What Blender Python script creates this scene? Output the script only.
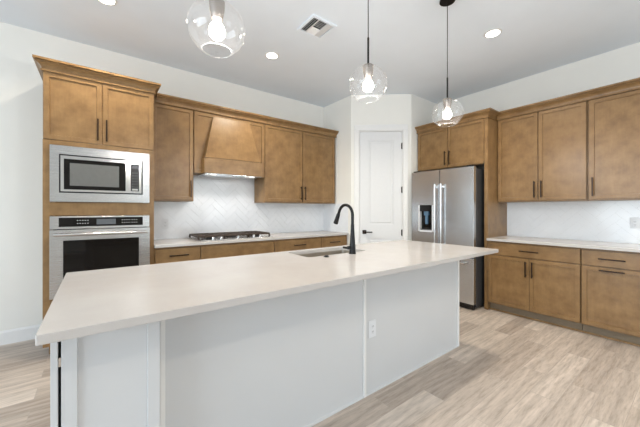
import bpy, bmesh, math, random
from mathutils import Vector, Matrix
R = math.radians
random.seed(7)
for o in list(bpy.data.objects):
    bpy.data.objects.remove(o, do_unlink=True)
S = bpy.context.scene
COL = S.collection

# ------------------------------------------------------------------ camera, sky, daylight, exposure
cam_d = bpy.data.cameras.new('camera')
cam_d.sensor_width = 36.0
cam_d.lens = 294.3 / 640 * 36.0
cam_d.shift_y = -3.8 / 640
cam_d.clip_start = 0.02
cam = bpy.data.objects.new('camera', cam_d)
COL.objects.link(cam)
cam.location = (0, 0, 1.2726)
cam.rotation_euler = (R(90), 0, 0.9235 - R(90))
S.camera = cam

W = bpy.data.worlds.new('sky')
S.world = W
W.use_nodes = True
wn = W.node_tree
bg = wn.nodes['Background']
sky = wn.nodes.new('ShaderNodeTexSky')
sky.sky_type = 'NISHITA'
sky.sun_disc = False
sky.sun_elevation = R(40)
sky.sun_rotation = R(60)
wn.links.new(sky.outputs[0], bg.inputs[0])
bg.inputs[1].default_value = 0.25


def area(name, loc, rot, sx, sy, power, color=(1, 1, 1), spread=180):
    l = bpy.data.lights.new(name, 'AREA')
    l.shape = 'RECTANGLE'
    l.size, l.size_y = sx, sy
    l.energy = power
    l.color = color
    l.spread = R(spread)
    o = bpy.data.objects.new(name, l)
    COL.objects.link(o)
    o.location = loc
    o.rotation_euler = rot
    return o


# daylight through the big windows behind the camera and on the left
area('daylight_front', (3.1, -4.3, 1.45), (R(100), 0, R(12)), 2.3, 2.2, 42, (0.77, 0.89, 1.0))
area('daylight_left', (-4.3, 0.2, 1.45), (R(100), 0, R(-90)), 4.0, 2.2, 125, (0.77, 0.89, 1.0))
CAN_POWER = 17
PENDANT_POWER = 8
HOOD_POWER = 3.0
S.view_settings.view_transform = 'Standard'
S.view_settings.look = 'None'
S.view_settings.gamma = 1
S.view_settings.use_curve_mapping = False
S.view_settings.exposure = 0.67


# ------------------------------------------------------------------ materials
def srgb(r, g, b):
    f = lambda c: (c / 255 / 12.92) if c / 255 <= 0.04045 else ((c / 255 + 0.055) / 1.055) ** 2.4
    return (f(r), f(g), f(b), 1)


def new_mat(name):
    m = bpy.data.materials.new(name)
    m.use_nodes = True
    nt = m.node_tree
    return m, nt, nt.nodes['Principled BSDF']


def add(nt, kind, **kw):
    n = nt.nodes.new(kind)
    for k, v in kw.items():
        setattr(n, k, v)
    return n


def coords(nt, scale=(1, 1, 1), use='Object'):
    tc = add(nt, 'ShaderNodeTexCoord')
    mp = add(nt, 'ShaderNodeMapping')
    mp.inputs['Scale'].default_value = scale
    nt.links.new(tc.outputs[use], mp.inputs[0])
    return mp.outputs[0]


def noise(nt, vec, scale, detail=3, rough=0.5):
    n = add(nt, 'ShaderNodeTexNoise')
    n.inputs['Scale'].default_value = scale
    n.inputs['Detail'].default_value = detail
    n.inputs['Roughness'].default_value = rough
    nt.links.new(vec, n.inputs['Vector'])
    return n.outputs['Fac']


def ramp(nt, fac, stops):
    r = add(nt, 'ShaderNodeValToRGB')
    el = r.color_ramp.elements
    while len(el) < len(stops):
        el.new(0.5)
    for e, (p, c) in zip(el, stops):
        e.position = p
        e.color = c
    nt.links.new(fac, r.inputs[0])
    return r.outputs[0]


def bump(nt, fac, bsdf, strength=0.1, dist=0.01):
    b = add(nt, 'ShaderNodeBump')
    b.inputs['Strength'].default_value = strength
    b.inputs['Distance'].default_value = dist
    nt.links.new(fac, b.inputs['Height'])
    nt.links.new(b.outputs[0], bsdf.inputs['Normal'])


def mixc(nt, fac, a, b, blend='MIX'):
    m = add(nt, 'ShaderNodeMix', data_type='RGBA', blend_type=blend)
    for sock, v in ((m.inputs[0], fac), (m.inputs[6], a), (m.inputs[7], b)):
        if hasattr(v, 'is_output') or isinstance(v, bpy.types.NodeSocket):
            nt.links.new(v, sock)
        else:
            sock.default_value = v
    return m.outputs[2]


def plain(name, col, rough=0.5, metal=0.0, var=0.04, scale=30, spec=0.5, bmp=0.0):
    m, nt, p = new_mat(name)
    v = coords(nt)
    n = noise(nt, v, scale)
    lo = tuple(c * (1 - var) for c in col[:3]) + (1,)
    hi = tuple(min(1, c * (1 + var)) for c in col[:3]) + (1,)
    nt.links.new(ramp(nt, n, [(0.3, lo), (0.7, hi)]), p.inputs['Base Color'])
    p.inputs['Roughness'].default_value = rough
    p.inputs['Metallic'].default_value = metal
    p.inputs['Specular IOR Level'].default_value = spec
    if bmp:
        bump(nt, noise(nt, v, 220, 2), p, bmp, 0.002)
    return m


def emitter(name, col, strength):
    m, nt, p = new_mat(name)
    p.inputs['Base Color'].default_value = (0.05, 0.05, 0.05, 1)
    p.inputs['Emission Color'].default_value = col
    p.inputs['Emission Strength'].default_value = strength
    return m


def wood(name, dark, light, grain='z'):
    m, nt, p = new_mat(name)
    sc = {'z': (9, 9, 0.9), 'x': (0.9, 9, 9)}[grain]
    v = coords(nt, sc)
    v2 = coords(nt, (1, 1, 1))
    g = noise(nt, v, 6, 5, 0.65)
    blotch = noise(nt, v2, 8, 4, 0.6)
    c1 = ramp(nt, blotch, [(0.28, dark), (0.72, light)])
    c2 = ramp(nt, g, [(0.3, (0.90, 0.89, 0.88, 1)), (0.7, (1.03, 1.03, 1.03, 1))])
    nt.links.new(mixc(nt, 1.0, c1, c2, 'MULTIPLY'), p.inputs['Base Color'])
    p.inputs['Roughness'].default_value = 0.32
    p.inputs['Specular IOR Level'].default_value = 0.45
    bump(nt, g, p, 0.04, 0.002)
    return m


def steel(name, col=(0.60, 0.60, 0.61, 1), rough=0.26, along='x'):
    m, nt, p = new_mat(name)
    v = coords(nt, {'x': (0.6, 60, 60), 'z': (60, 60, 0.6)}[along])
    n = noise(nt, v, 8, 3)
    p.inputs['Metallic'].default_value = 1
    nt.links.new(ramp(nt, n, [(0.3, tuple(c * .985 for c in col[:3]) + (1,)), (0.7, tuple(min(1, c * 1.015) for c in col[:3]) + (1,))]), p.inputs['Base Color'])
    mr = add(nt, 'ShaderNodeMapRange')
    mr.inputs['To Min'].default_value = rough * .93
    mr.inputs['To Max'].default_value = rough * 1.07
    nt.links.new(n, mr.inputs[0])
    nt.links.new(mr.outputs[0], p.inputs['Roughness'])
    return m


def clear_glass(name, haze=0.0):
    m, nt, p = new_mat(name)
    out = nt.nodes['Material Output']
    nt.nodes.remove(p)
    gl = add(nt, 'ShaderNodeBsdfGlossy')
    gl.inputs['Color'].default_value = (0.95, 0.95, 0.95, 1)
    gl.inputs['Roughness'].default_value = 0.03
    tr = add(nt, 'ShaderNodeBsdfTransparent')
    lw = add(nt, 'ShaderNodeLayerWeight')
    lw.inputs[0].default_value = 0.16
    # slight unevenness of hand-blown glass
    n = noise(nt, coords(nt), 9, 2)
    nt.links.new(ramp(nt, n, [(0.3, (0.955, 0.957, 0.96, 1)), (0.7, (0.985, 0.985, 0.985, 1))]), tr.inputs[0])
    mr = add(nt, 'ShaderNodeMapRange')
    mr.inputs['To Min'].default_value = 0.03
    mr.inputs['To Max'].default_value = 0.5
    nt.links.new(lw.outputs['Facing'], mr.inputs[0])
    mx = add(nt, 'ShaderNodeMixShader')
    nt.links.new(mr.outputs[0], mx.inputs[0])
    nt.links.new(tr.outputs[0], mx.inputs[1])
    nt.links.new(gl.outputs[0], mx.inputs[2])
    df = add(nt, 'ShaderNodeBsdfTranslucent')
    df.inputs[0].default_value = (0.9, 0.9, 0.9, 1)
    mx2 = add(nt, 'ShaderNodeMixShader')
    mx2.inputs[0].default_value = haze  # translucent share stands in for bloom around the lit bulb
    nt.links.new(mx.outputs[0], mx2.inputs[1])
    nt.links.new(df.outputs[0], mx2.inputs[2])
    nt.links.new(mx2.outputs[0], out.inputs[0])
    return m


def floor_mat():
    m, nt, p = new_mat('wood_look_floor_tile')
    v = coords(nt)
    br = add(nt, 'ShaderNodeTexBrick')
    br.offset = 0.37
    br.offset_frequency = 2
    nt.links.new(v, br.inputs['Vector'])
    br.inputs['Color1'].default_value = (0, 0, 0, 1)
    br.inputs['Color2'].default_value = (1, 1, 1, 1)
    br.inputs['Mortar'].default_value = (0.5, 0.5, 0.5, 1)
    br.inputs['Scale'].default_value = 1
    br.inputs['Brick Width'].default_value = 0.92
    br.inputs['Row Height'].default_value = 0.152
    br.inputs['Mortar Size'].default_value = 0.0018
    br.inputs['Mortar Smooth'].default_value = 0.1
    tone = br.outputs['Color']
    # grain: distorted noise stretched along the boards, shifted per board
    sep = add(nt, 'ShaderNodeVectorMath', operation='MULTIPLY_ADD')
    nt.links.new(tone, sep.inputs[0])
    sep.inputs[1].default_value = (17, 31, 0)
    nt.links.new(v, sep.inputs[2])
    mp = add(nt, 'ShaderNodeMapping')
    mp.inputs['Scale'].default_value = (1.0, 7, 1)
    nt.links.new(sep.outputs[0], mp.inputs[0])
    mp2 = add(nt, 'ShaderNodeMapping')
    mp2.inputs['Scale'].default_value = (2.2, 20, 1)
    nt.links.new(sep.outputs[0], mp2.inputs[0])
    g1 = noise(nt, mp2.outputs[0], 2.4, 6, 0.68)
    wv = add(nt, 'ShaderNodeTexWave', bands_direction='Y', wave_profile='SIN')
    wv.inputs['Scale'].default_value = 0.55
    wv.inputs['Distortion'].default_value = 14
    wv.inputs['Detail'].default_value = 2.5
    wv.inputs['Detail Scale'].default_value = 0.7
    nt.links.new(mp.outputs[0], wv.inputs['Vector'])
    base = ramp(nt, tone, [(0.0, srgb(164, 150, 138)), (0.35, srgb(184, 170, 157)), (0.7, srgb(198, 184, 171)), (1.0, srgb(207, 194, 181))])
    gc = ramp(nt, g1, [(0.34, (0.74, 0.73, 0.72, 1)), (0.5, (0.97, 0.97, 0.97, 1)), (0.66, (1.12, 1.12, 1.13, 1))])
    wc = ramp(nt, wv.outputs['Fac'], [(0.0, (0.90, 0.90, 0.90, 1)), (0.5, (1.0, 1.0, 1.0, 1)), (1.0, (1.06, 1.06, 1.06, 1))])
    c = mixc(nt, 1.0, base, gc, 'MULTIPLY')
    c = mixc(nt, 1.0, c, wc, 'MULTIPLY')
    c = mixc(nt, br.outputs['Fac'], c, srgb(172, 160, 149))
    nt.links.new(c, p.inputs['Base Color'])
    p.inputs['Roughness'].default_value = 0.42
    p.inputs['Specular IOR Level'].default_value = 0.4
    inv = add(nt, 'ShaderNodeMath', operation='SUBTRACT')
    inv.inputs[0].default_value = 1
    nt.links.new(br.outputs['Fac'], inv.inputs[1])
    bump(nt, inv.outputs[0], p, 0.25, 0.002)
    return m


def quartz_mat():
    m, nt, p = new_mat('white_quartz')
    v = coords(nt)
    n1 = noise(nt, v, 260, 2)
    n2 = noise(nt, v, 3, 4, 0.6)
    c1 = ramp(nt, n2, [(0.3, srgb(190, 184, 179)), (0.7, srgb(198, 193, 188))])
    c2 = ramp(nt, n1, [(0.3, (0.98, 0.98, 0.98, 1)), (0.7, (1.0, 1.0, 1.0, 1))])
    nt.links.new(mixc(nt, 1.0, c1, c2, 'MULTIPLY'), p.inputs['Base Color'])
    p.inputs['Roughness'].default_value = 0.2
    p.inputs['Specular IOR Level'].default_value = 0.5
    return m


M = {}
M['wall'] = plain('greige_wall_paint', srgb(233, 230, 223), 0.85, var=0.01, scale=4, bmp=0.03)
M['ceiling'] = plain('white_ceiling_paint', srgb(228, 234, 240), 0.9, var=0.01, scale=4, bmp=0.04)
M['trim'] = plain('white_trim_paint', srgb(230, 228, 225), 0.4, var=0.01)
M['door'] = plain('white_door_paint', srgb(220, 219, 218), 0.4, var=0.01)
M['floor'] = floor_mat()
M['wood'] = wood('stained_maple', srgb(122, 92, 57), srgb(152, 119, 78))
M['wood_h'] = wood('stained_maple_drawer', srgb(122, 92, 57), srgb(152, 119, 78), 'x')
M['wood_dark'] = wood('stained_maple_shadow_line', srgb(96, 66, 40), srgb(112, 80, 50))
M['toe'] = plain('toe_kick_wood', srgb(128, 112, 90), 0.6)
M['bronze'] = plain('dark_bronze_metal', srgb(52, 40, 34), 0.35, 0.8, 0.1)
M['black'] = plain('black_satin_metal', srgb(30, 29, 29), 0.35, 0.5, 0.1)
M['quartz'] = quartz_mat()
M['island'] = plain('white_island_paint', srgb(206, 206, 206), 0.45, var=0.01, scale=3)
M['tile'] = plain('glossy_white_tile', srgb(232, 233, 235), 0.12, var=0.02, scale=6)
M['grout'] = plain('pale_grout', srgb(220, 220, 221), 0.8)
M['steel'] = steel('brushed_stainless', (0.56, 0.55, 0.54, 1), 0.27)
M['steel_v'] = steel('brushed_stainless_upright', (0.63, 0.655, 0.68, 1), 0.26, 'z')
M['chrome'] = steel('polished_stainless', (0.66, 0.65, 0.64, 1), 0.16)
M['sink'] = steel('satin_sink_steel', (0.50, 0.45, 0.38, 1), 0.45)
M['glass_black'] = plain('black_oven_glass', srgb(20, 17, 15), 0.05, var=0.05, spec=0.25)
M['glass_grey'] = plain('grey_microwave_window', srgb(104, 103, 100), 0.12, var=0.03, spec=0.7)
M['plastic_black'] = plain('black_plastic', srgb(24, 23, 23), 0.3)
M['case'] = plain('dark_grey_case', srgb(54, 54, 55), 0.45)
M['blue_tint'] = plain('blue_tinted_dispenser_panel', srgb(92, 124, 150), 0.15)  # plain bluish colour of the dispenser paddle
M['iron'] = plain('cast_iron', srgb(62, 48, 38), 0.5, 0.2, 0.15)
M['plate'] = plain('white_plastic', srgb(222, 223, 225), 0.35, var=0.01)
M['slot'] = plain('dark_slot', srgb(60, 60, 60), 0.6)
M['vent_dark'] = plain('vent_opening_shade', srgb(46, 47, 48), 0.8)
M['glass'] = clear_glass('clear_window_glass')
M['globe'] = clear_glass('clear_blown_glass', 0.007)
M['rim'] = clear_glass('thick_glass_rim', 0.015)
M['bulb'] = emitter('lit_bulb', (1.0, 0.93, 0.82, 1), 16)
M['can'] = emitter('lit_can_lens', (1.0, 0.96, 0.90, 1), 9)
M['display'] = emitter('lit_display', (0.55, 0.65, 0.75, 1), 0.06)
M['legend'] = plain('pale_legend_print', srgb(190, 190, 190), 0.5)
M['socket'] = steel('bronze_nickel_socket', (0.30, 0.26, 0.23, 1), 0.4)
M['hoodlamp'] = emitter('lit_hood_lamp', (1.0, 0.96, 0.9, 1), 2)


# ------------------------------------------------------------------ mesh helpers
def box(bm, x0, x1, y0, y1, z0, z1, bev=0.0, seg=1):
    r = bmesh.ops.create_cube(bm, size=1)
    vs = r['verts']
    bmesh.ops.scale(bm, vec=(x1 - x0, y1 - y0, z1 - z0), verts=vs)
    bmesh.ops.translate(bm, vec=((x0 + x1) / 2, (y0 + y1) / 2, (z0 + z1) / 2), verts=vs)
    if bev:
        es = list({e for v in vs for e in v.link_edges})
        bmesh.ops.bevel(bm, geom=es, offset=bev, segments=seg, affect='EDGES', profile=0.5)


def lathe(bm, prof, n=24, center=(0, 0, 0), axis='z', cap=True):
    """profile of (radius, height) turned about an axis through center"""
    c = Vector(center)
    rings = []
    for (r, h) in prof:
        ring = []
        for k in range(n):
            a = 2 * math.pi * k / n
            p = {'z': Vector((r * math.cos(a), r * math.sin(a), h)),
                 'y': Vector((r * math.cos(a), h, -r * math.sin(a))),
                 'x': Vector((h, r * math.cos(a), r * math.sin(a)))}[axis]
            ring.append(bm.verts.new(c + p))
        rings.append(ring)
    for a, b in zip(rings, rings[1:]):
        for k in range(n):
            bm.faces.new((a[k], a[(k + 1) % n], b[(k + 1) % n], b[k]))
    if cap:
        bm.faces.new(rings[0][::-1])
        bm.faces.new(rings[-1])


def tube(bm, pts, rad, n=12):
    """round bar along points; rad is one value or one per point"""
    pts = [Vector(p) for p in pts]
    rads = rad if isinstance(rad, (list, tuple)) else [rad] * len(pts)
    rings = []
    up = None
    for i, p in enumerate(pts):
        t = (pts[min(i + 1, len(pts) - 1)] - pts[max(i - 1, 0)]).normalized()
        if up is None:
            up = t.orthogonal().normalized()
        up = (up - t * up.dot(t)).normalized()
        s = t.cross(up)
        rings.append([bm.verts.new(p + (up * math.cos(2 * math.pi * k / n) + s * math.sin(2 * math.pi * k / n)) * rads[i]) for k in range(n)])
    for a, b in zip(rings, rings[1:]):
        for k in range(n):
            bm.faces.new((a[k], a[(k + 1) % n], b[(k + 1) % n], b[k]))
    bm.faces.new(rings[0][::-1])
    bm.faces.new(rings[-1])


def sweep(bm, path, prof):
    """profile of (outward, z) along a plan polyline; outward is to the RIGHT of travel, mitred"""
    P = [Vector((x, y)) for x, y in path]
    n = len(P)
    rings = []
    for i in range(n):
        d0 = (P[i] - P[i - 1]).normalized() if i > 0 else None
        d1 = (P[i + 1] - P[i]).normalized() if i < n - 1 else None
        n0 = Vector((d0.y, -d0.x)) if d0 else None
        n1 = Vector((d1.y, -d1.x)) if d1 else None
        if n0 is None:
            m = n1
        elif n1 is None:
            m = n0
        else:
            m = (n0 + n1)
            m = m / m.dot(n0)
        rings.append([bm.verts.new((P[i].x + m.x * o, P[i].y + m.y * o, z)) for o, z in prof])
    k = len(prof)
    for a, b in zip(rings, rings[1:]):
        for j in range(k):
            bm.faces.new((a[j], b[j], b[(j + 1) % k], a[(j + 1) % k]))
    bm.faces.new(rings[0])
    bm.faces.new(rings[-1][::-1])


def prism(bm, pts, z0, z1):
    """vertical extrusion of a plan polygon"""
    lo = [bm.verts.new((x, y, z0)) for x, y in pts]
    hi = [bm.verts.new((x, y, z1)) for x, y in pts]
    n = len(pts)
    bm.faces.new(lo[::-1])
    bm.faces.new(hi)
    for i in range(n):
        bm.faces.new((lo[i], lo[(i + 1) % n], hi[(i + 1) % n], hi[i]))


def shaker(bm, x0, x1, yf, yb, z0, z1, fr=0.055, rec=0.010, tops=None):
    """framed door facing -y: frame flush at yf, centre panel recessed"""
    box(bm, x0, x1, yf, yb, z0, z1, 0.0018)
    bm.normal_update()
    f = max((f for f in bm.faces if f.normal.y < -0.99 and abs(f.calc_center_median().y - yf) < 1e-4), key=lambda f: f.calc_area())
    bmesh.ops.inset_region(bm, faces=[f], thickness=fr - 0.002)
    bmesh.ops.inset_region(bm, faces=[f], thickness=0.003, depth=-rec)


def link(name, bm, mat, parent=None, smooth=False, loc=None):
    bmesh.ops.recalc_face_normals(bm, faces=bm.faces)
    me = bpy.data.meshes.new(name)
    bm.to_mesh(me)
    bm.free()
    me.materials.append(mat)
    if smooth:
        for p in me.polygons:
            p.use_smooth = True
        try:
            me.set_sharp_from_angle(angle=R(40))
        except Exception:
            pass
    o = bpy.data.objects.new(name, me)
    COL.objects.link(o)
    if parent:
        o.parent = parent
    if loc:
        o.location = loc
    return o


def thing(name, label, cat, loc=(0, 0, 0), rz=0, group=None):
    o = bpy.data.objects.new(name, None)
    o.empty_display_size = 0.1
    COL.objects.link(o)
    o.location = loc
    o.rotation_euler = (0, 0, rz)
    return tag(o, label, cat, group)


def tag(o, label, cat, group=None):
    o['label'] = label
    o['category'] = cat
    if group:
        o['group'] = group
    return o


def struct(name, bm, mat, label=None, parent=None, cat=None):
    o = link(name, bm, mat, parent)
    if parent is None:
        o['kind'] = 'structure'
        o['label'] = label
        o['category'] = cat or name.split('_')[0]
    return o


def B(*boxes):
    bm = bmesh.new()
    for b in boxes:
        box(bm, *b)
    return bm


# ------------------------------------------------------------------ room shell
ZC = 3.04
YA = 4.02            # wall behind the ovens and the cooktop
XB = 4.56            # wall behind the fridge
XL, YF = -4.5, -4.5
struct('floor', B((XL - .2, XB + .2, YF - .2, YA + .2, -0.1, 0)), M['floor'], 'greige wood-look plank tile floor running under the island')
struct('ceiling', B((XL - .2, XB + .2, YF - .2, YA + .2, ZC, ZC + 0.1)), M['ceiling'], 'flat pale grey ceiling with recessed lights')
struct('wall_back', B((XL - .2, 3.12, YA, YA + .15, 0, ZC)), M['wall'], 'pale greige wall behind the ovens and cooktop')
struct('wall_right', B((XB, XB + .15, YF, 2.745, 0, ZC)), M['wall'], 'pale greige wall behind the fridge and right-hand cabinets')
# pantry corner: short return, diagonal wall with the door opening, short return by the fridge
PA, PB = Vector((3.12, 3.334)), Vector((3.823, 2.745))
struct('wall_pantry_left', B((3.12, 3.27, 3.334, YA + .15, 0, ZC)), M['wall'], 'narrow return wall between cooktop run and pantry door')
struct('wall_pantry_right', B((3.823, XB + .15, 2.745, 2.89, 0, ZC)), M['wall'], 'return wall beside the left of the fridge')
PD = (PB - PA).length
rzP = math.atan2(PB.y - PA.y, PB.x - PA.x)
# local frame of the diagonal wall: x along it from PA, -y towards the kitchen
D0, D1, DH = 0.119, 0.796, 2.490      # rough opening of the pantry door
o = struct('wall_pantry', B((0, D0, 0, .11, 0, ZC), (D1, PD, 0, .11, 0, ZC), (D0, D1, 0, .11, DH, ZC)), M['wall'], 'diagonal corner wall holding the white pantry door')
o.location = (PA.x, PA.y, 0)
o.rotation_euler = (0, 0, rzP)
# walls behind the camera, with window openings
struct('wall_front', B((XL, 1.9, YF - .15, YF, 0, ZC), (4.3, XB, YF - .15, YF, 0, ZC), (1.9, 4.3, YF - .15, YF, 0, .35), (1.9, 4.3, YF - .15, YF, 2.55, ZC)), M['wall'], 'wall behind the camera with a wide window')
struct('wall_left', B((XL - .15, XL, YF, -1.8, 0, ZC), (XL - .15, XL, 2.2, YA, 0, ZC), (XL - .15, XL, -1.8, 2.2, 0, .35), (XL - .15, XL, -1.8, 2.2, 2.55, ZC)), M['wall'], 'left wall out of view with a wide window')


def window(name, x0, x1, z0, z1, loc, rz, label):
    w = thing(name, label, 'window', loc, rz)
    w['kind'] = 'structure'
    bm = bmesh.new()
    n = 3
    box(bm, x0, x1, -.05, .05, z0, z0 + .06)
    box(bm, x0, x1, -.05, .05, z1 - .06, z1)
    for k in range(n + 1):
        c = x0 + .03 + (x1 - x0 - .06) * k / n
        box(bm, c - .03, c + .03, -.045, .045, z0 + .06, z1 - .06)
    link('window_frame', bm, M['trim'], w)
    link('pane', B((x0 + .06, x1 - .06, -.004, .004, z0 + .06, z1 - .06)), M['glass'], w)


window('window_1', 1.9, 4.3, .35, 2.55, (0, YF - .075, 0), 0, 'wide three-part window behind the camera')
window('window_2', -2.2, 1.8, .35, 2.55, (XL - .075, 0, 0), R(-90), 'wide three-part window in the left wall')


def baseboard(name, x0, x1, loc, rz, label):
    bm = bmesh.new()
    bm2 = [(0, 0), (0.014, 0), (0.014, .112), (0.009, .124), (0.005, .13), (0, .13)]
    sweep(bm, [(x0, 0), (x1, 0)], bm2)
    o = struct(name, bm, M['trim'], label, cat='baseboard')
    o.location = loc
    o.rotation_euler = (0, 0, rz)


baseboard('baseboard_back', XL, -.372, (0, YA, 0), 0, 'white baseboard along the wall left of the ovens')
baseboard('baseboard_right', -.30, 4.48, (XB, 0, 0), R(-90), 'white baseboard along the right wall toward the camera')

# pantry door
dr = thing('door_1', 'tall white two-panel pantry door in the diagonal corner wall', 'door', (PA.x, PA.y, 0), rzP)
dr['kind'] = 'structure'
bm = bmesh.new()
cw = .072
for (a, b, z0, z1) in ((D0 - cw, D0 + .004, 0, DH - .004), (D1 - .004, D1 + cw, 0, DH - .004), (D0 - cw, D1 + cw, DH - .004, DH + .085)):
    box(bm, a, b, -.018, -.0005, z0, z1, .004)
for (a, b, z0, z1) in ((D0 + .0005, D0 + .016, 0.002, DH - .016), (D1 - .016, D1 - .0005, 0.002, DH - .016), (D0 + .0005, D1 - .0005, DH - .016, DH - .0005)):
    box(bm, a, b, 0, .10, z0, z1)
link('casing', bm, M['trim'], dr)
bm = bmesh.new()
sx0, sx1, sz0, sz1 = D0 + .019, D1 - .019, .01, DH - .02
yf, yb = .006, .040
zs = [sz0, .24, .832, 1.042, 2.343, sz1]
xs = [sx0, sx0 + .124, sx1 - .128, sx1]
box(bm, sx0, sx1, yf + .012, yb, sz0, sz1)
box(bm, xs[0], xs[1], yf, yf + .012, sz0, sz1)
box(bm, xs[2], xs[3], yf, yf + .012, sz0, sz1)
for a, b in ((0, 1), (2, 3), (4, 5)):
    box(bm, xs[1], xs[2], yf, yf + .012, zs[a], zs[b])
for a, b in ((1, 2), (3, 4)):      # raised fields with sloped edges
    r = bmesh.ops.create_cube(bm, size=1)['verts']
    bmesh.ops.scale(bm, vec=(xs[2] - xs[1] - .05, .01, zs[b] - zs[a] - .05), verts=r)
    bmesh.ops.translate(bm, vec=((xs[1] + xs[2]) / 2, yf + .009, (zs[a] + zs[b]) / 2), verts=r)
    for v in r:
        if v.co.y < yf + .009:
            v.co.x += .012 if v.co.x < (xs[1] + xs[2]) / 2 else -.012
            v.co.z += .012 if v.co.z < (zs[a] + zs[b]) / 2 else -.012
link('door_slab', bm, M['door'], dr)
bm = bmesh.new()
hx = sx0 + .068
box(bm, hx - .03, hx + .03, yf - .010, yf - .0002, .90, .96, .002)
tube(bm, [(hx, yf - .008, .93), (hx, yf - .05, .93)], .010)
box(bm, hx - .010, hx + .115, yf - .06, yf - .045, .921, .939, .003)
link('door_handle', bm, M['bronze'], dr)
for z in (.26, .921, 1.577, 2.248):
    bm = bmesh.new()
    lathe(bm, [(.006, z - .05), (.006, z + .05)], 10, (sx1 + .001, yf - .007, 0))
    box(bm, sx1 - .012, sx1 - .001, yf - .002, yf - .0002, z - .045, z + .045)
    link('hinge', bm, M['bronze'], dr)


# ------------------------------------------------------------------ herringbone tile
def clip(poly, x0, x1, z0, z1):
    def half(pl, ax, lim, sgn):
        out = []
        for i in range(len(pl)):
            a, b = pl[i], pl[(i + 1) % len(pl)]
            da, db = sgn * (a[ax] - lim), sgn * (b[ax] - lim)
            if da >= 0:
                out.append(a)
            if da * db < 0:
                t = da / (da - db)
                out.append((a[0] + (b[0] - a[0]) * t, a[1] + (b[1] - a[1]) * t))
        return out
    for ax, lim, s in ((0, x0, 1), (0, x1, -1), (1, z0, 1), (1, z1, -1)):
        poly = half(poly, ax, lim, s)
        if len(poly) < 3:
            return []
    return poly


def herringbone(bm, rects, w=0.076, n=3, gap=0.0016, th=0.003):
    """tiles in the x-z plane, standing from y=0 towards -y"""
    rnd = random.Random(3)
    xa = min(r[0] for r in rects)
    xb = max(r[1] for r in rects)
    za = min(r[2] for r in rects)
    zb = max(r[3] for r in rects)
    c = math.sqrt(.5)
    N = int((xb - xa + zb - za) / w) + 12
    L = n * w
    for i in range(-N, N):
        for j in range(-N, N):
            k = (i - j) % (2 * n)
            if k == 0:
                u0, u1, v0, v1 = i * w, i * w + L, j * w, j * w + w
            elif k == 2 * n - 1:
                u0, u1, v0, v1 = i * w, i * w + w, j * w, j * w + L
            else:
                continue
            g = gap / 2
            q = [(u0 + g, v0 + g), (u1 - g, v0 + g), (u1 - g, v1 - g), (u0 + g, v1 - g)]
            q = [((u - v) * c + xa, (u + v) * c + za) for u, v in q]
            if max(p[0] for p in q) < xa or min(p[0] for p in q) > xb or max(p[1] for p in q) < za or min(p[1] for p in q) > zb:
                continue
            tx, tz = rnd.uniform(-.004, .004), rnd.uniform(-.004, .004)
            for r in rects:
                pl = clip(q, *r)
                if len(pl) < 3:
                    continue
                mx = sum(p[0] for p in pl) / len(pl)
                mz = sum(p[1] for p in pl) / len(pl)
                ar = abs(sum(pl[a][0] * pl[(a + 1) % len(pl)][1] - pl[(a + 1) % len(pl)][0] * pl[a][1] for a in range(len(pl)))) / 2
                if ar < 2e-5:
                    continue
                fr = [bm.verts.new((x, -th + (x - mx) * tx + (z - mz) * tz, z)) for x, z in pl]
                bk = [bm.verts.new((x, .001, z)) for x, z in pl]
                try:
                    bm.faces.new(fr)
                except ValueError:
                    continue
                for a in range(len(pl)):
                    b = (a + 1) % len(pl)
                    bm.faces.new((fr[a], fr[b], bk[b], bk[a]))


def backsplash(name, rects, loc, rz, label):
    bm = bmesh.new()
    for r in rects:
        box(bm, r[0], r[1], -.005, -.0003, r[2], r[3])
    o = struct(name, bm, M['grout'], label, cat='backsplash')
    o.location = loc
    o.rotation_euler = (0, 0, rz)
    bm = bmesh.new()
    herringbone(bm, rects)
    t = link('tile_field', bm, M['tile'], o)
    t.location = (0, -.005, 0)
    return o


ZT, ZU = .9142, 1.372
backsplash('trim_1', [(.459, .912, ZT, ZU), (.912, 1.829, ZT, 1.72), (1.829, 3.118, ZT, ZU)], (0, YA, 0), 0, 'white herringbone tile backsplash behind the gas cooktop')
backsplash('trim_2', [(0, .612, ZT, ZU)], (3.12, YA - .009, 0), R(-90), 'short white tile return beside the pantry wall')
backsplash('trim_3', [(-1.702, -.334, ZT, ZU)], (XB, 0, 0), R(-90), 'white herringbone tile backsplash above the right-hand counter')

# ------------------------------------------------------------------ cabinets
CROWN = [(0, 0), (.013, 0), (.013, .013), (.006, .018), (.008, .032), (.018, .048), (.034, .060), (.046, .064), (.046, .070), (.041, .073), (.056, .078), (.056, .096), (0, .096)]
CROWN = [(o_, z + 2.450) for o_, z in CROWN]


def pull(parent, x, y, z, length, vertical=True):
    """flat bar pull on two posts, in front of a face at y"""
    bm = bmesh.new()
    h = length / 2
    if vertical:
        box(bm, x - .006, x + .006, y - .034, y - .024, z - h, z + h, .0015)
        for s in (-1, 1):
            box(bm, x - .005, x + .005, y - .025, y - .0001, z + s * (h - .02) - .005, z + s * (h - .02) + .005)
    else:
        box(bm, x - h, x + h, y - .034, y - .024, z - .006, z + .006, .0015)
        for s in (-1, 1):
            box(bm, x + s * (h - .02) - .005, x + s * (h - .02) + .005, y - .025, y - .0001, z - .005, z + .005)
    return link('handle', bm, M['bronze'], parent)


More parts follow.
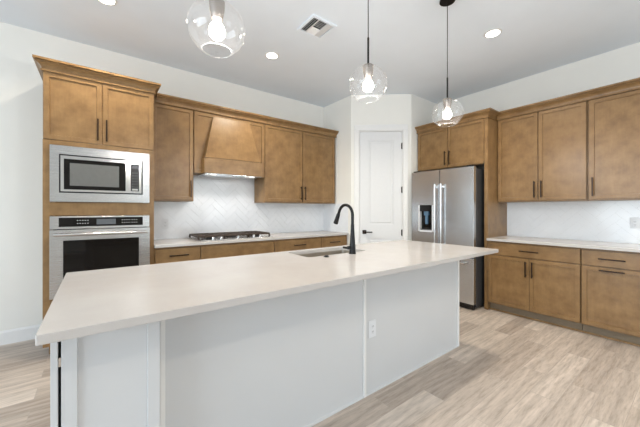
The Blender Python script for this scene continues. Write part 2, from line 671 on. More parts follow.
def cab_door(root, x0, x1, z0, z1, yf=0.0, mat=None, handle=None, hz=None, hl=.2, fr=.055, name='door'):
    bm = bmesh.new()
    shaker(bm, x0, x1, yf, yf + .019, z0, z1, fr)
    d = link(name, bm, mat or M['wood'], root)
    if handle == 'left':
        pull(d, x0 + .03, yf, hz, hl)
    elif handle == 'right':
        pull(d, x1 - .03, yf, hz, hl)
    elif handle == 'top':
        pull(d, (x0 + x1) / 2, yf, hz, hl, False)
    return d


def drawer(root, x0, x1, z0, z1, yf=0.0, handle=True, mat=None, hl=.19):
    d = link('drawer', B((x0, x1, yf, yf + .019, z0, z1, .0018)), mat or M['wood_h'], root)
    if handle:
        pull(d, (x0 + x1) / 2, yf, (z0 + z1) / 2, hl, False)
    return d


def upper(name, label, w, doors, loc, rz, depth=.34, z0=1.372, z1=2.45, group=None, fillers=(0, 0)):
    """root at left front corner on the door-face line; local -y is the room"""
    t = thing(name, label, 'cabinet', loc, rz, group)
    link('carcass', B((.001, w - .001, .0205, depth - .002, z0, z1, .001)), M['wood'], t)
    for (a, b, hs) in doors:
        cab_door(t, a + .005, b - .005, z0 + .016, z1 - .002, 0, None, hs, z0 + .016 + .03 + .10, .2)
    return t


rzB = R(-90)
G_UP = 'stained maple wall cabinets'
YU, YT = 3.68, 3.40
XU, XT = 4.22, 3.945
upper('wall_cabinet', 'narrow single-door brown wall cabinet between ovens and range hood', .454, [(.012, .450, 'right')], (.458, YU, 0), 0, YA - YU, group=G_UP)
upper('wall_cabinet', 'two-door brown wall cabinet right of the range hood', 1.272, [(.002, .628, 'right'), (.628, 1.254, 'left')], (1.83, YU, 0), 0, YA - YU, group=G_UP)
upper('wall_cabinet', 'two-door brown wall cabinet right of the fridge', .902, [(.012, .456, 'right'), (.456, .897, 'left')], (XU, 1.6965, 0), rzB, XB - XU, group=G_UP)
upper('wall_cabinet', 'single-door brown wall cabinet at the right edge of the photo', .455, [(.007, .453, 'left')], (XU, .792, 0), rzB, XB - XU, group=G_UP)

# crown runs
bm = bmesh.new()
sweep(bm, [(.5175, YU), (3.103, YU), (3.103, YU + .05)], [(o_, z + .001) for o_, z in CROWN])
box(bm, .4585, 3.103, YU + .001, YA - .002, 2.4535, 2.545)
tag(link('crown_molding', bm, M['wood']), 'brown crown moulding over the cabinets and hood on the cooktop wall', 'crown moulding')
bm = bmesh.new()
sweep(bm, [(XU, 1.6985), (XU, .336), (XB - .003, .336)], [(o_, z + .001) for o_, z in CROWN])
box(bm, XU + .001, XB - .002, .337, 1.698, 2.4535, 2.545)
tag(link('crown_molding', bm, M['wood']), 'brown crown moulding over the wall cabinets right of the fridge', 'crown moulding')

# tall oven cabinet
ow = .828
oc = thing('oven_cabinet', 'tall brown cabinet housing the microwave and wall oven', 'cabinet', (-.371, YT, 0))
dp = YA - YT
bm = bmesh.new()
for bx in ((0, .03, .0205, dp - .002, .10, 2.452), (ow - .03, ow, .0205, dp - .002, .10, 2.452), (ow - .03, ow, .09, dp - .002, 0, .10), (.03, ow - .03, dp - .02, dp - .002, .1, 2.452),
           (.03, ow - .03, .0205, dp - .02, 1.868, 2.452), (.03, ow - .03, .0205, dp - .02, 1.246, 1.33), (.03, ow - .03, .0205, dp - .02, .10, .50),
           (.03, ow - .03, .10, .12, 0, .10)):
    box(bm, *bx)
link('carcass', bm, M['wood'], oc)
bm = bmesh.new()   # face frame around the two appliances
box(bm, 0, .046, .0015, .020, .10, 1.872, .001)
box(bm, ow - .042, ow, .0015, .020, .10, 1.872, .001)
box(bm, .046, ow - .042, .0015, .020, 1.834, 1.872)
box(bm, .046, ow - .042, .0015, .020, 1.222, 1.336)
box(bm, .046, ow - .042, .0015, .020, .485, .505)
link('face_frame', bm, M['wood'], oc)
cab_door(oc, .003, .404, 1.876, 2.449, 0, None, 'right', 2.005, .2)
cab_door(oc, .409, ow - .003, 1.876, 2.449, 0, None, 'left', 2.005, .2)
drawer(oc, .05, ow - .046, .115, .480)
bm = bmesh.new()
sweep(bm, [(0, dp - .002), (0, 0), (ow, 0), (ow, dp - .35)], CROWN)
box(bm, .001, ow - .001, .001, dp - .003, 2.4525, 2.546)
link('crown', bm, M['wood'], oc)

# cabinet around the fridge
fc = thing('fridge_cabinet', 'brown cabinet over the fridge with a tall end panel', 'cabinet', (3.96, 2.742, 0), rzB)
fw = 2.742 - 1.7
link('carcass', B((.004, fw - .043, .0205, .598, 1.866, 2.452)), M['wood'], fc)
link('side_panel', B((fw - .042, fw, 0, .598, 0, 2.452, .001)), M['wood'], fc)
cab_door(fc, .020, .500, 1.872, 2.449, 0, None, 'right', 2.005, .2)
cab_door(fc, .507, fw - .048, 1.872, 2.449, 0, None, 'left', 2.005, .2)
bm = bmesh.new()
sweep(bm, [(.003, 0), (fw, 0), (fw, .203)], CROWN)
box(bm, .004, fw - .001, .001, .597, 2.4525, 2.546)
link('crown', bm, M['wood'], fc)


# base cabinets
def base(name, label, w, layout, loc, rz, group, depth, ztop=.883):
    t = thing(name, label, 'cabinet', loc, rz, group)
    link('carcass', B((.001, w - .001, .0205, depth - .002, .10, ztop, .001)), M['wood'], t)
    link('toe_kick', B((.001, w - .001, .075, .09, 0, .0995)), M['toe'], t)
    for it in layout:
        if it[0] == 'drawer':
            drawer(t, it[1], it[2], it[3], it[4], 0, it[5])
        else:
            cab_door(t, it[1], it[2], it[3], it[4], 0, None, it[5], it[6], .18)
    return t


G_B = 'stained maple base cabinets'
DW = YA - YT
lay = lambda w: [('drawer', .004, w - .004, .716, .864, True), ('door', .004, w / 2 - .002, .112, .706, 'right', .585), ('door', w / 2 + .002, w - .004, .112, .706, 'left', .585)]
base('base_cabinet', 'brown base cabinet with a drawer left of the cooktop', .454, [('drawer', .012, .450, .716, .864, True), ('door', .012, .450, .112, .706, 'right', .585)], (.458, YT, 0), 0, G_B, DW)
base('base_cabinet', 'wide brown base cabinet with a handleless false drawer under the cooktop', .918, [('drawer', .004, .914, .716, .864, False), ('door', .004, .457, .112, .706, 'right', .585), ('door', .461, .914, .112, .706, 'left', .585)], (.913, YT, 0), 0, G_B, DW)
base('base_cabinet', 'brown base cabinet with one long drawer right of the cooktop', .762, lay(.762), (1.832, YT, 0), 0, G_B, DW)
base('base_cabinet', 'brown base cabinet with a short drawer in the corner beside the pantry wall', .518, [('drawer', .004, .480, .716, .864, True), ('door', .004, .480, .112, .706, 'left', .585)], (2.595, YT, 0), 0, G_B, DW)
DB = XB - XT
base('base_cabinet', 'two-door brown base cabinet with a wide drawer beside the fridge panel', .902, [('drawer', .008, .898, .716, .864, True), ('door', .008, .451, .112, .706, 'right', .585), ('door', .455, .898, .112, .706, 'left', .585)], (XT, 1.698, 0), rzB, G_B, DB)
base('base_cabinet', 'brown base cabinet with horizontal pulls on drawer and door at right edge', .460, [('drawer', .006, .454, .716, .864, True), ('door', .006, .454, .112, .706, 'top', .678)], (XT, .794, 0), rzB, G_B, DB)
for (x0, x1, loc, rz, lb) in ((.459, 3.113, (0, YT + .075, 0), 0, 'thin wood shoe strip under the cooktop run'), (-1.696, -.336, (XT + .075, 0, 0), rzB, 'thin wood shoe strip along the right-hand toe kick')):
    bm = bmesh.new()
    sweep(bm, [(x0, 0), (x1, 0)], [(.0003, 0.0003), (.014, 0.0003), (.013, .010), (.008, .016), (.0003, .018)])
    o = struct('trim_4' if rz == 0 else 'trim_5', bm, M['wood'], lb, cat='trim')
    o.location = loc
    o.rotation_euler = (0, 0, rz)

# counters along the walls
tag(link('countertop', B((.4595, 3.1105, YT - .025, YA - .009, .884, .914, .002))  , M['quartz']), 'white quartz counter carrying the gas cooktop along the back wall', 'countertop')
tag(link('countertop', B((XT - .025, XB - .009, .322, 1.6985, .884, .914, .002)), M['quartz']), 'white quartz counter on the brown base cabinets right of the fridge', 'countertop')

# ------------------------------------------------------------------ range hood
hd = thing('range_hood', 'brown wooden range hood with a tapered chimney over the cooktop', 'range hood', (1.3705, YU, 0))
bm = bmesh.new()
shaker(bm, -.456, .457, 0, .019, 1.712, 2.448, .06)
box(bm, -.456, .457, .02, YA - YU - .010, 1.722, 2.448)
link('back_panel', bm, M['wood'], hd)
link('valance', B((-.368, .372, -.105, -.0005, 1.708, 1.885, .002)), M['wood_h'], hd)
bm = bmesh.new()
vs = [(-.352, -.095, 1.8955), (.352, -.095, 1.8955), (.352, -.001, 1.8955), (-.352, -.001, 1.8955),
      (-.238, -.014, 2.412), (.232, -.014, 2.412), (.232, -.001, 2.412), (-.238, -.001, 2.412)]
vv = [bm.verts.new(v) for v in vs]
for f in ((0, 1, 5, 4), (1, 2, 6, 5), (2, 3, 7, 6), (3, 0, 4, 7), (0, 3, 2, 1), (4, 5, 6, 7)):
    bm.faces.new([vv[i] for i in f])
link('chimney', bm, M['wood'], hd)
link('ledge', B((-.335, .335, -.080, -.0005, 1.8855, 1.895)), M['wood'], hd)
bm = bmesh.new()
box(bm, -.355, .36, -.098, .30, 1.700, 1.7075, .002)
for k in (-1, 0, 1):
    box(bm, -.11 + k * .22, .11 + k * .22, .0, .24, 1.695, 1.6995, .001)
link('liner', bm, M['chrome'], hd)
for sx in (-.25, .25):
    bm = bmesh.new()
    lathe(bm, [(.03, 1.697), (.03, 1.6995)], 20, (sx, -.055, 0))
    link('hood_lamp', bm, M['hoodlamp'], hd)
    l = bpy.data.lights.new('hood_light', 'SPOT')
    l.energy = HOOD_POWER
    l.color = (1, .97, .93)
    l.spot_size = R(132)
    l.spot_blend = .4
    l.shadow_soft_size = .03
    lo = bpy.data.objects.new('hood_light', l)
    COL.objects.link(lo)
    lo.parent = hd
    lo.location = (sx, -.02, 1.688)

# ------------------------------------------------------------------ gas cooktop
ct = thing('gas_cooktop', 'stainless gas cooktop with dark cast-iron grates on the back counter', 'cooktop', (1.37, 3.685, .9145))
bm = bmesh.new()
box(bm, -.455, .455, -.265, .255, 0, .012, .004, 2)
link('cooktop_tray', bm, M['steel'], ct)
for (bx, by, br_) in ((-.30, .12, .045), (-.30, -.09, .04), (0, .03, .06), (.30, .12, .04), (.30, -.09, .045)):
    bm = bmesh.new()
    lathe(bm, [(br_ + .01, .0125), (br_ + .01, .020), (br_, .022), (br_, .032), (br_ * .8, .036), (.001, .037)], 24, (bx, by, 0))
    link('burner', bm, M['black'], ct, True)
for k in (-1, 0, 1):
    bm = bmesh.new()
    cx = k * .301
    hw = .147
    y0, y1 = -.165, .240
    t_ = .007
    for yy in (y0, y1):
        box(bm, cx - hw, cx + hw, yy - t_, yy + t_, .036, .056, .002)
    for xx in (cx - hw, cx + hw):
        box(bm, xx - t_, xx + t_, y0, y1, .036, .056, .002)
    for q in (-.07, 0, .07):
        box(bm, cx + q - .005, cx + q + .005, y0, y1, .042, .058, .001)
    for yy in (-.09, .03, .12):
        box(bm, cx - hw, cx + hw, yy - .005, yy + .005, .040, .057, .001)
    for xx in (cx - hw, cx + hw):
        for yy in (y0, y1):
            box(bm, xx - .009, xx + .009, yy - .009, yy + .009, .0125, .040)
    link('grate', bm, M['iron'], ct)
for kx in (-.30, -.21, 0, .20, .29):
    bm = bmesh.new()
    lathe(bm, [(.021, .0125), (.021, .018), (.017, .020), (.015, .040), (.012, .043)], 18, (kx, -.222, 0))
    box(bm, kx - .003, kx + .003, -.238, -.206, .041, .047, .001)
    link('knob', bm, M['chrome'], ct, True)

# ------------------------------------------------------------------ microwave and wall oven (local x=0 at the trim's left edge)
mw = thing('microwave', 'stainless built-in microwave with trim frame above the wall oven', 'microwave', (-.325, YT, 0))
mz0, mz1, mwid = 1.342, 1.828, .740
ix0, ix1, iz0, iz1 = .060, .682, 1.420, 1.755
bm = bmesh.new()
for bx in ((0, ix0, mz0, mz1), (ix1, mwid, mz0, mz1), (ix0, ix1, mz0, iz0), (ix0, ix1, iz1, mz1)):
    box(bm, bx[0], bx[1], -.020, .001, bx[2], bx[3], .0)
link('trim_frame', bm, M['steel'], mw)
link('body', B((ix0 - .03, ix1 + .03, .002, .40, iz0 - .03, iz1 + .03)), M['case'], mw)
link('surround', B((ix0 + .0005, ix1 - .0005, -.012, .0015, iz0 + .0005, iz1 - .0005)), M['plastic_black'], mw)
dx0, dx1 = ix0 + .010, ix0 + .518
bm = bmesh.new()
wz0, wz1, wx0, wx1 = 1.450, 1.716, .092, .540
for bx in ((dx0, wx0, iz0 + .012, iz1 - .012), (wx1, dx1 + .02, iz0 + .012, iz1 - .012), (wx0, wx1, iz0 + .012, wz0), (wx0, wx1, wz1, iz1 - .012)):
    box(bm, bx[0], bx[1], -.028, -.0125, bx[2], bx[3])
d = link('door', bm, M['chrome'], mw)
link('door_glass', B((wx0 + .0005, wx1 - .0005, -.027, -.0125, wz0 + .0005, wz1 - .0005)), M['glass_black'], d)
link('window', B((wx0 + .040, wx1 - .052, -.0285, -.0275, wz0 + .034, wz1 - .034)), M['glass_grey'], d)
pn = link('control_panel', B((dx1 + .0215, ix1 - .012, -.028, -.0125, iz0 + .012, iz1 - .012)), M['chrome'], mw)
link('keypad', B((.581, .650, -.0295, -.0282, 1.452, 1.716)), M['plastic_black'], pn)
link('display', B((.588, .643, -.0305, -.0297, 1.672, 1.703)), M['display'], pn)
for i in range(3):
    for j in range(6):
        link('key', B((.595 + i * .018, .601 + i * .018, -.0305, -.0297, 1.492 + j * .027, 1.495 + j * .027)), M['legend'], pn)
link('open_button', B((.592, .640, -.0315, -.0297, 1.458, 1.476, .001)), M['chrome'], pn)

ov = thing('wall_oven', 'stainless wall oven with black control strip and dark glass door', 'oven', (-.325, YT, 0))
link('body', B((.02, mwid - .02, .002, .52, .52, 1.21)), M['case'], ov)
cp = link('control_panel', B((0, mwid, -.022, .001, 1.103, 1.215, .002)), M['steel'], ov)
link('control_glass', B((.058, .682, -.0235, -.0222, 1.123, 1.203)), M['glass_black'], cp)
link('display', B((.318, .463, -.0245, -.0237, 1.138, 1.188)), M['display'], cp)
for (a, n_) in ((.18, 5), (.51, 4), (.59, 3)):
    for i in range(n_):
        for j in range(2):
            link('key', B((a + i * .018, a + i * .018 + .008, -.0245, -.0237, 1.148 + j * .026, 1.154 + j * .026)), M['legend'], cp)
gz0, gz1, gx0, gx1 = .60, 1.005, .088, .648
bm = bmesh.new()
for bx in ((0, gx0, .512, 1.097), (gx1, mwid, .512, 1.097), (gx0, gx1, .512, gz0), (gx0, gx1, gz1, 1.097)):
    box(bm, bx[0], bx[1], -.042, .001, bx[2], bx[3])
d = link('door', bm, M['steel'], ov)
link('door_glass', B((gx0 + .0005, gx1 - .0005, -.039, .001, gz0 + .0005, gz1 - .0005)), M['glass_black'], d)
bm = bmesh.new()
tube(bm, [(.03, -.095, 1.058), (mwid - .03, -.095, 1.058)], .013, 14)
for hx in (.06, mwid - .06):
    box(bm, hx - .012, hx + .012, -.092, -.0422, 1.048, 1.068, .002)
link('handle', bm, M['chrome'], d, True)

# ------------------------------------------------------------------ fridge
fr = thing('fridge', 'stainless french-door fridge with water dispenser beside the pantry door', 'fridge', (3.75, 2.686, 0), rzB)
FWD = .912
link('body', B((.006, FWD - .004, .078, .74, .03, 1.80, .004)), M['case'], fr)
fd0, fd1 = .003, FWD - .003
mid = .449
zf, ztop = .665, 1.822
bm = bmesh.new()   # left door, with the dispenser recess cut out of it
rx0, rx1, rz0, rz1 = .128, .350, .965, 1.335
for bx in ((fd0, rx0, zf, ztop), (rx1, mid - .003, zf, ztop), (rx0, rx1, zf, rz0), (rx0, rx1, rz1, ztop)):
    box(bm, bx[0], bx[1], 0, .065, bx[2], bx[3])
dl = link('left_door', bm, M['steel_v'], fr)
dr_ = link('right_door', B((mid + .003, fd1, 0, .065, zf, ztop, .004)), M['steel_v'], fr)
fz = link('freezer_drawer', B((fd0, fd1, 0, .065, .075, zf - .008, .004)), M['steel_v'], fr)
bm = bmesh.new()
box(bm, rx0 - .010, rx0 + .014, -.006, .06, rz0, rz1)
box(bm, rx1 - .014, rx1 + .010, -.006, .06, rz0, rz1)
box(bm, rx0 + .014, rx1 - .014, -.006, .06, rz0 - .010, rz0 + .016)
link('dispenser_frame', bm, M['plate'], dl)
link('dispenser_recess', B((rx0 + .014, rx1 - .014, .045, .058, rz0 + .016, rz1)), M['glass_black'], dl)
link('dispenser_controls', B((rx0 + .014, rx1 - .014, -.007, .044, rz1 - .085, rz1 + .004, .002)), M['glass_black'], dl)
bm = bmesh.new()
box(bm, rx0 + .085, rx0 + .125, .018, .044, rz0 + .10, rz0 + .25, .004)
box(bm, rx0 + .07, rx0 + .14, .010, .044, rz0 + .225, rz0 + .285, .004)
link('dispenser_paddle', bm, M['blue_tint'], dl)
link('drip_tray', B((rx0 + .02, rx1 - .02, .002, .044, rz0 + .0165, rz0 + .03, .002)), M['case'], dl)
for (par, hx) in ((dl, mid - .045), (dr_, mid + .045)):
    bm = bmesh.new()
    tube(bm, [(hx, -.052, zf + .09), (hx, -.052, 1.625)], .0115, 12)
    for z in (zf + .13, 1.585):
        box(bm, hx - .010, hx + .010, -.050, -.0002, z - .014, z + .014, .003)
    link('handle', bm, M['chrome'], par, True)
bm = bmesh.new()
tube(bm, [(.09, -.052, .590), (FWD - .09, -.052, .590)], .0115, 12)
for hx in (.13, FWD - .13):
    box(bm, hx - .014, hx + .014, -.050, -.0002, .580, .600, .003)
link('handle', bm, M['chrome'], fz, True)
bm = bmesh.new()
box(bm, .02, FWD - .02, .03, .077, .006, .07)
for k in range(14):
    box(bm, .05 + k * .06, .09 + k * .06, .026, .030, .02, .055)
link('kick_grille', bm, M['plastic_black'], fr)
for hx in (.06, FWD - .06):
    link('hinge_cover', B((hx - .045, hx + .045, .02, .16, ztop + .0005, ztop + .018, .004)), M['plastic_black'], fr)
for hx in (.08, FWD - .08):
    for hy in (.12, .65):
        bm = bmesh.new()
        lathe(bm, [(.02, 0), (.02, .0295)], 12, (hx, hy, 0))
        link('foot', bm, M['plastic_black'], fr)

# ------------------------------------------------------------------ island
IX0, IX1, IY0, IY1 = -.142, 2.910, 1.154, 2.209
SX0, SX1, SY0, SY1 = 1.265, 1.885, 1.815, 2.135


def rrect(x0, x1, y0, y1, r, n=5):
    out = []
    for cx, cy, a0 in ((x1 - r, y1 - r, 0), (x0 + r, y1 - r, 90), (x0 + r, y0 + r, 180), (x1 - r, y0 + r, 270)):
        for k in range(n + 1):
            a = R(a0 + 90 * k / n)
            out.append((cx + r * math.cos(a), cy + r * math.sin(a)))
    return out


def slab(outer, inner, z0, z1, bev=.003):
    bm = bmesh.new()
    es = []
    for loop in (outer, inner):
        vs = [bm.verts.new((x, y, z1)) for x, y in loop]
        es += [bm.edges.new((vs[i], vs[(i + 1) % len(vs)])) for i in range(len(vs))]
    bmesh.ops.triangle_fill(bm, edges=es, use_beauty=True)
    top = list(bm.faces)
    r = bmesh.ops.extrude_face_region(bm, geom=top)
    bmesh.ops.translate(bm, vec=(0, 0, z0 - z1), verts=[g for g in r['geom'] if isinstance(g, bmesh.types.BMVert)])
    bmesh.ops.recalc_face_normals(bm, faces=bm.faces)
    bmesh.ops.dissolve_limit(bm, angle_limit=R(1), verts=bm.verts, edges=bm.edges)
    return bm


bm = slab(rrect(IX0, IX1, IY0, IY1, .006, 3), rrect(SX0, SX1, SY0, SY1, .025), .884, .914)
es = [e for e in bm.edges if len(e.link_faces) == 2 and e.calc_face_angle(0) > R(60) and abs(e.verts[0].co.z - e.verts[1].co.z) < 1e-4]
bmesh.ops.bevel(bm, geom=es, offset=.002, segments=2, affect='EDGES')
tag(link('island_countertop', bm, M['quartz']), 'long white quartz island top with an undermount sink cut-out', 'countertop')

isl = thing('kitchen_island', 'long white painted island with overhanging counter in the foreground', 'kitchen island', (0, 0, 0))
PY = 1.417
bm = bmesh.new()
XE = 2.692
box(bm, -.1045, XE - .003, PY + .012, PY + .03, .0, .883)         # seating side wall
box(bm, XE - .02, XE - .003, PY + .03, 2.15, .0, .883)           # right end
box(bm, -.1045, -.085, PY + .03, 2.15, .0, .883)                  # left end
box(bm, -.085, XE - .02, 2.06, 2.075, .0, .10)                   # toe kick on the working side
box(bm, -.085, XE - .02, PY + .03, 2.13, .10, .118)              # floor of the cabinets
box(bm, -.085, 1.20, 2.13, 2.15, .10, .883)
box(bm, 1.95, XE - .02, 2.13, 2.15, .10, .883)
box(bm, 1.20, 1.95, 2.13, 2.15, .10, .62)
link('body', bm, M['island'], isl)
link('front_panel', B((.232, 1.436, PY, PY + .0118, .012, .883, .0)), M['island'], isl)
link('front_panel', B((1.458, XE - .024, PY, PY + .0118, .012, .883, .0)), M['island'], isl)
for xa, xb in ((.212, .2318), (1.4365, 1.4575), (XE - .0235, XE)):
    link('batten', B((xa, xb, PY - .012, PY + .0118, 0, .883, .001)), M['trim'], isl)
bm = bmesh.new()
sweep(bm, [(.233, PY), (1.436, PY)], [(.0002, 0), (.010, 0), (.009, .010), (.0002, .014)])
sweep(bm, [(1.458, PY), (XE - .0238, PY)], [(.0002, 0), (.010, 0), (.009, .010), (.0002, .014)])
link('shoe_strip', bm, M['island'], isl)
EY = 1.310
link('end_panel', B((-.124, -.1055, EY - .002, 2.15, 0, .883, .001)), M['island'], isl)
bm = bmesh.new()
box(bm, -.0985, .198, EY + .0205, PY + .0118, .0, .883)
link('cabinet_frame', bm, M['island'], isl)
d = cab_door(isl, -.0975, .1975, .012, .881, EY, M['island'], None, fr=.058, name='end_door')
for z in (.12, .76, .845):
    link('hinge', B((-.1045, -.0980, EY + .004, EY + .014, z - .015, z + .015)), M['chrome'], d)
for k in range(5):
    wk = (XE - .02 + .085) / 5
    a = -.085 + k * wk
    bm = bmesh.new()
    shaker(bm, a + .003, a + wk - .003, -2.1700, -2.1505, .112, .870, .06)
    bmesh.ops.scale(bm, vec=(1, -1, 1), verts=bm.verts)
    d = link('door', bm, M['island'], isl)

# sink
sk = thing('sink', 'undermount stainless sink set into the island top', 'sink', ((SX0 + SX1) / 2, (SY0 + SY1) / 2, .8835))
bm = bmesh.new()
w2, d2 = (SX1 - SX0) / 2, (SY1 - SY0) / 2
lp = []
for (gx, z, r_) in ((.03, -.0003, .03), (.004, -.0003, .028), (.004, -.004, .028), (.002, -.19, .03), (-.03, -.215, .03)):
    lp.append([bm.verts.new((x, y, z)) for x, y in rrect(-w2 - gx, w2 + gx, -d2 - gx, d2 + gx, r_)])
for a, b in zip(lp, lp[1:]):
    for i in range(len(a)):
        bm.faces.new((a[i], a[(i + 1) % len(a)], b[(i + 1) % len(a)], b[i]))
bm.faces.new(lp[-1])
link('basin', bm, M['sink'], sk, True)
bm = bmesh.new()
lathe(bm, [(.045, -.2145), (.045, -.212), (.036, -.211), (.030, -.2135)], 24)
link('drain', bm, M['chrome'], sk, True)

# faucet
fa = thing('faucet', 'black gooseneck pull-down faucet standing beside the island sink', 'faucet', (1.661, 1.757, .9143))
bm = bmesh.new()
lathe(bm, [(.029, 0), (.029, .006), (.0265, .010), (.025, .06), (.0235, .075), (.019, .14), (.0150, .20), (.0135, .24)], 20)
link('body', bm, M['black'], fa, True)
bm = bmesh.new()
pts = [(0, 0, .235), (0, 0, .313)]
ra, a_end = .085, R(155)
for k in range(1, 13):
    a = a_end * k / 12
    pts.append((0, ra - ra * math.cos(a), .313 + ra * math.sin(a)))
e = Vector(pts[-1])
dn = Vector((0, math.sin(a_end), math.cos(a_end)))
pts.append(tuple(e + dn * .03))
tube(bm, pts, .0125, 14)
link('neck', bm, M['black'], fa, True)
bm = bmesh.new()
e = Vector(pts[-1])
tube(bm, [e - dn * .004, e + dn * .01, e + dn * .05, e + dn * .086, e + dn * .092], [.0135, .0165, .0185, .0215, .0200], 16)
link('spray_head', bm, M['black'], fa, True)
bm = bmesh.new()
tube(bm, [(-.020, 0, .050), (-.050, 0, .051), (-.052, 0, .051), (-.100, 0, .058)], [.0150, .0150, .0105, .0085], 14)
link('handle', bm, M['black'], fa, True)

bm = bmesh.new()
lathe(bm, [(.022, 0), (.022, .003), (.018, .006), (.014, .007), (.014, .011), (.001, .012)], 20)
o = link('air_switch', bm, M['black'], None, True, (1.388, 1.755, .9143))
tag(o, 'small round black air-switch button on the island top near the sink', 'button')


# outlets
def outlet(label, loc, rz, w=.074, h=.118):
    t = thing('outlet', label, 'outlet', loc, rz, 'white wall outlets')
    link('plate', B((-w / 2, w / 2, -.006, -.0003, -h / 2, h / 2, .002)), M['plate'], t)
    bm = bmesh.new()
    box(bm, -.017, .017, -.0082, -.0062, -.034, .034, .001)
    f = link('receptacle', bm, M['plate'], t)
    bm = bmesh.new()
    for z in (-.018, .018):
        for x in (-.006, .006):
            box(bm, x - .0012, x + .0012, -.0087, -.0083, z - .004, z + .005)
        box(bm, -.002, .002, -.0087, -.0083, z - .012, z - .009)
    link('slots', bm, M['slot'], f)


outlet('white outlet on the island panel above the floor', (1.525, PY, .445), 0)
outlet('white outlet on the herringbone tile left of the cooktop', (.66, YA - .0085, 1.10), 0)
outlet('white outlet on the tile over the counter at the photo\'s right edge', (XB - .0085, .475, 1.13), rzB)

# ------------------------------------------------------------------ ceiling fittings
cans = [(1.593, 3.019, 'recessed ceiling light between the left pendant and the air vent'), (3.157, 1.307, 'recessed ceiling light right of the farthest pendant, over the floor by fridge'), (.057, 3.05, 'recessed ceiling light in front of the oven cabinet, cut by top edge'),
        (3.157, -.45, 'added unseen ceiling light behind the camera on the right'), (.6, -.9, 'added unseen ceiling light behind the camera on the left')]  # last two are unseen, added to light the front
for (x, y, lb) in cans:
    t = thing('recessed_light', lb, 'ceiling light', (x, y, ZC), 0, 'round recessed ceiling lights')
    bm = bmesh.new()
    lathe(bm, [(.060, -.0065), (.062, -.008), (.076, -.006), (.080, -.0005), (.060, -.0005)], 32, cap=False)
    link('trim_ring', bm, M['trim'], t, True)
    bm = bmesh.new()
    lathe(bm, [(.0595, -.0062), (.0595, -.001)], 32)
    link('lens', bm, M['can'], t)
    l = bpy.data.lights.new('can_light', 'SPOT')
    l.energy = CAN_POWER * 4
    l.color = (1, .89, .72)
    l.spot_size = R(150)
    l.spot_blend = .8
    l.shadow_soft_size = .07
    lo = bpy.data.objects.new('can_light', l)
    COL.objects.link(lo)
    lo.parent = t
    lo.location = (0, 0, -.015)

vt = thing('air_vent', 'square white ceiling air vent with louvres between the pendants', 'vent', (1.69, 2.288, ZC))
bm = bmesh.new()
hv, hi = .140, .114
for bx in ((-hv, hv, -hv, -hi), (-hv, hv, hi, hv), (-hv, -hi, -hi, hi), (hi, hv, -hi, hi)):
    box(bm, bx[0], bx[1], bx[2], bx[3], -.017, -.0003, .002)
link('vent_frame', bm, M['ceiling'], vt)
link('dark_sheet', B((-hi, hi, -hi, hi, -.0025, -.0004)), M['vent_dark'], vt)  # flat sheet on the solid ceiling, shade of the opening put into its colour


def slat_bm(cx, cy, length, along_x, tilt):
    bm = bmesh.new()
    box(bm, -length / 2, length / 2, -.0085, .0085, -.0007, .0007)
    m = Matrix.Translation((cx, cy, -.0105)) @ Matrix.Rotation(0 if along_x else R(90), 4, 'Z') @ Matrix.Rotation(R(tilt), 4, 'X')
    bmesh.ops.transform(bm, matrix=m, verts=bm.verts)
    return bm


for k in range(3):
    link('louvre', slat_bm(-.098 + k * .020, 0, 2 * hi - .004, False, -45), M['trim'], vt)
    link('louvre', slat_bm(.098 - k * .020, 0, 2 * hi - .004, False, 45), M['trim'], vt)
for k in range(5):
    link('louvre', slat_bm(0, -.100 + k * .020, .104, True, 45), M['trim'], vt)
    link('louvre', slat_bm(0, .100 - k * .020, .104, True, -45), M['trim'], vt)
for sx in (-.050, .050):
    link('divider', B((sx - .0015, sx + .0015, -hi + .001, hi - .001, -.016, -.0026)), M['trim'], vt)

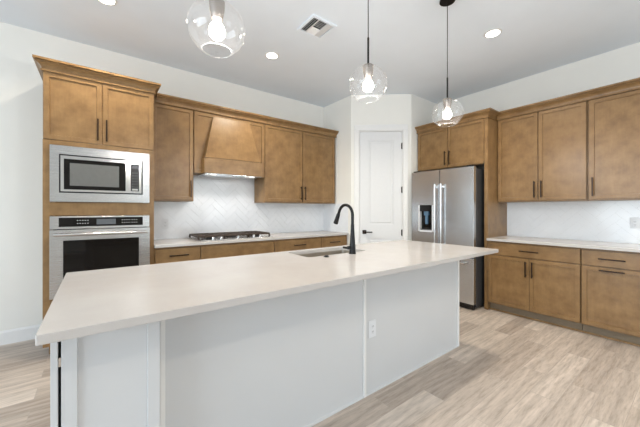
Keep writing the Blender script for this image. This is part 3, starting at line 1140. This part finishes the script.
GP = 'clear glass globe pendants over the island'
for (x, y, lb) in ((.427, 1.33, 'nearest glass globe pendant, cut by the top edge at left'), (1.396, 1.33, 'middle glass globe pendant right of the air vent'), (2.350, 1.33, 'farthest glass globe pendant, hanging before the fridge cabinet')):
    t = thing('pendant_light', lb, 'pendant light', (x, y, 2.085), 0, GP)
    top = ZC - 2.085
    RG = .125
    bm = bmesh.new()
    lathe(bm, [(.062, top - .015), (.062, top - .004), (.058, top - .0004)], 28)
    link('canopy', bm, M['black'], t, True)
    bm = bmesh.new()
    lathe(bm, [(.003, .30), (.003, top - .0155)], 10)
    link('cord', bm, M['black'], t, True)
    bm = bmesh.new()
    lathe(bm, [(.0065, .119), (.0065, .299), (.004, .2998)], 12)
    link('stem', bm, M['black'], t, True)
    bm = bmesh.new()
    lathe(bm, [(.034, .118), (.0345, .108), (.032, .076), (.026, .046), (.024, .0385)], 24)
    link('socket', bm, M['socket'], t, True)
    bm = bmesh.new()       # thin blown globe with a neck hole at the top and an open rim below
    a0, a1 = R(16.5), R(150)
    prof = [(RG * math.sin(a0 + (a1 - a0) * k / 24), RG * .91 * math.cos(a0 + (a1 - a0) * k / 24)) for k in range(25)]
    lathe(bm, prof, 40, cap=False)
    link('globe', bm, M['globe'], t, True)
    bm = bmesh.new()
    rr, zz = RG * math.sin(a1), RG * .91 * math.cos(a1)
    ring = [(rr + .0022 * math.cos(R(q)), zz - .002 + .0022 * math.sin(R(q))) for q in range(0, 361, 45)]
    lathe(bm, ring, 40, cap=False)
    link('rim', bm, M['rim'], t, True)
    bm = bmesh.new()
    lathe(bm, [(.013, .0380), (.017, .026), (.030, .008), (.036, -.012), (.033, -.032), (.019, -.046), (.001, -.051)], 24)
    link('bulb', bm, M['bulb'], t, True)
    l = bpy.data.lights.new('bulb_light', 'POINT')
    l.energy = PENDANT_POWER
    l.color = (1, .97, .93)
    l.shadow_soft_size = .03
    lo = bpy.data.objects.new('bulb_light', l)
    COL.objects.link(lo)
    lo.parent = t
    lo.location = (0, 0, -.085)
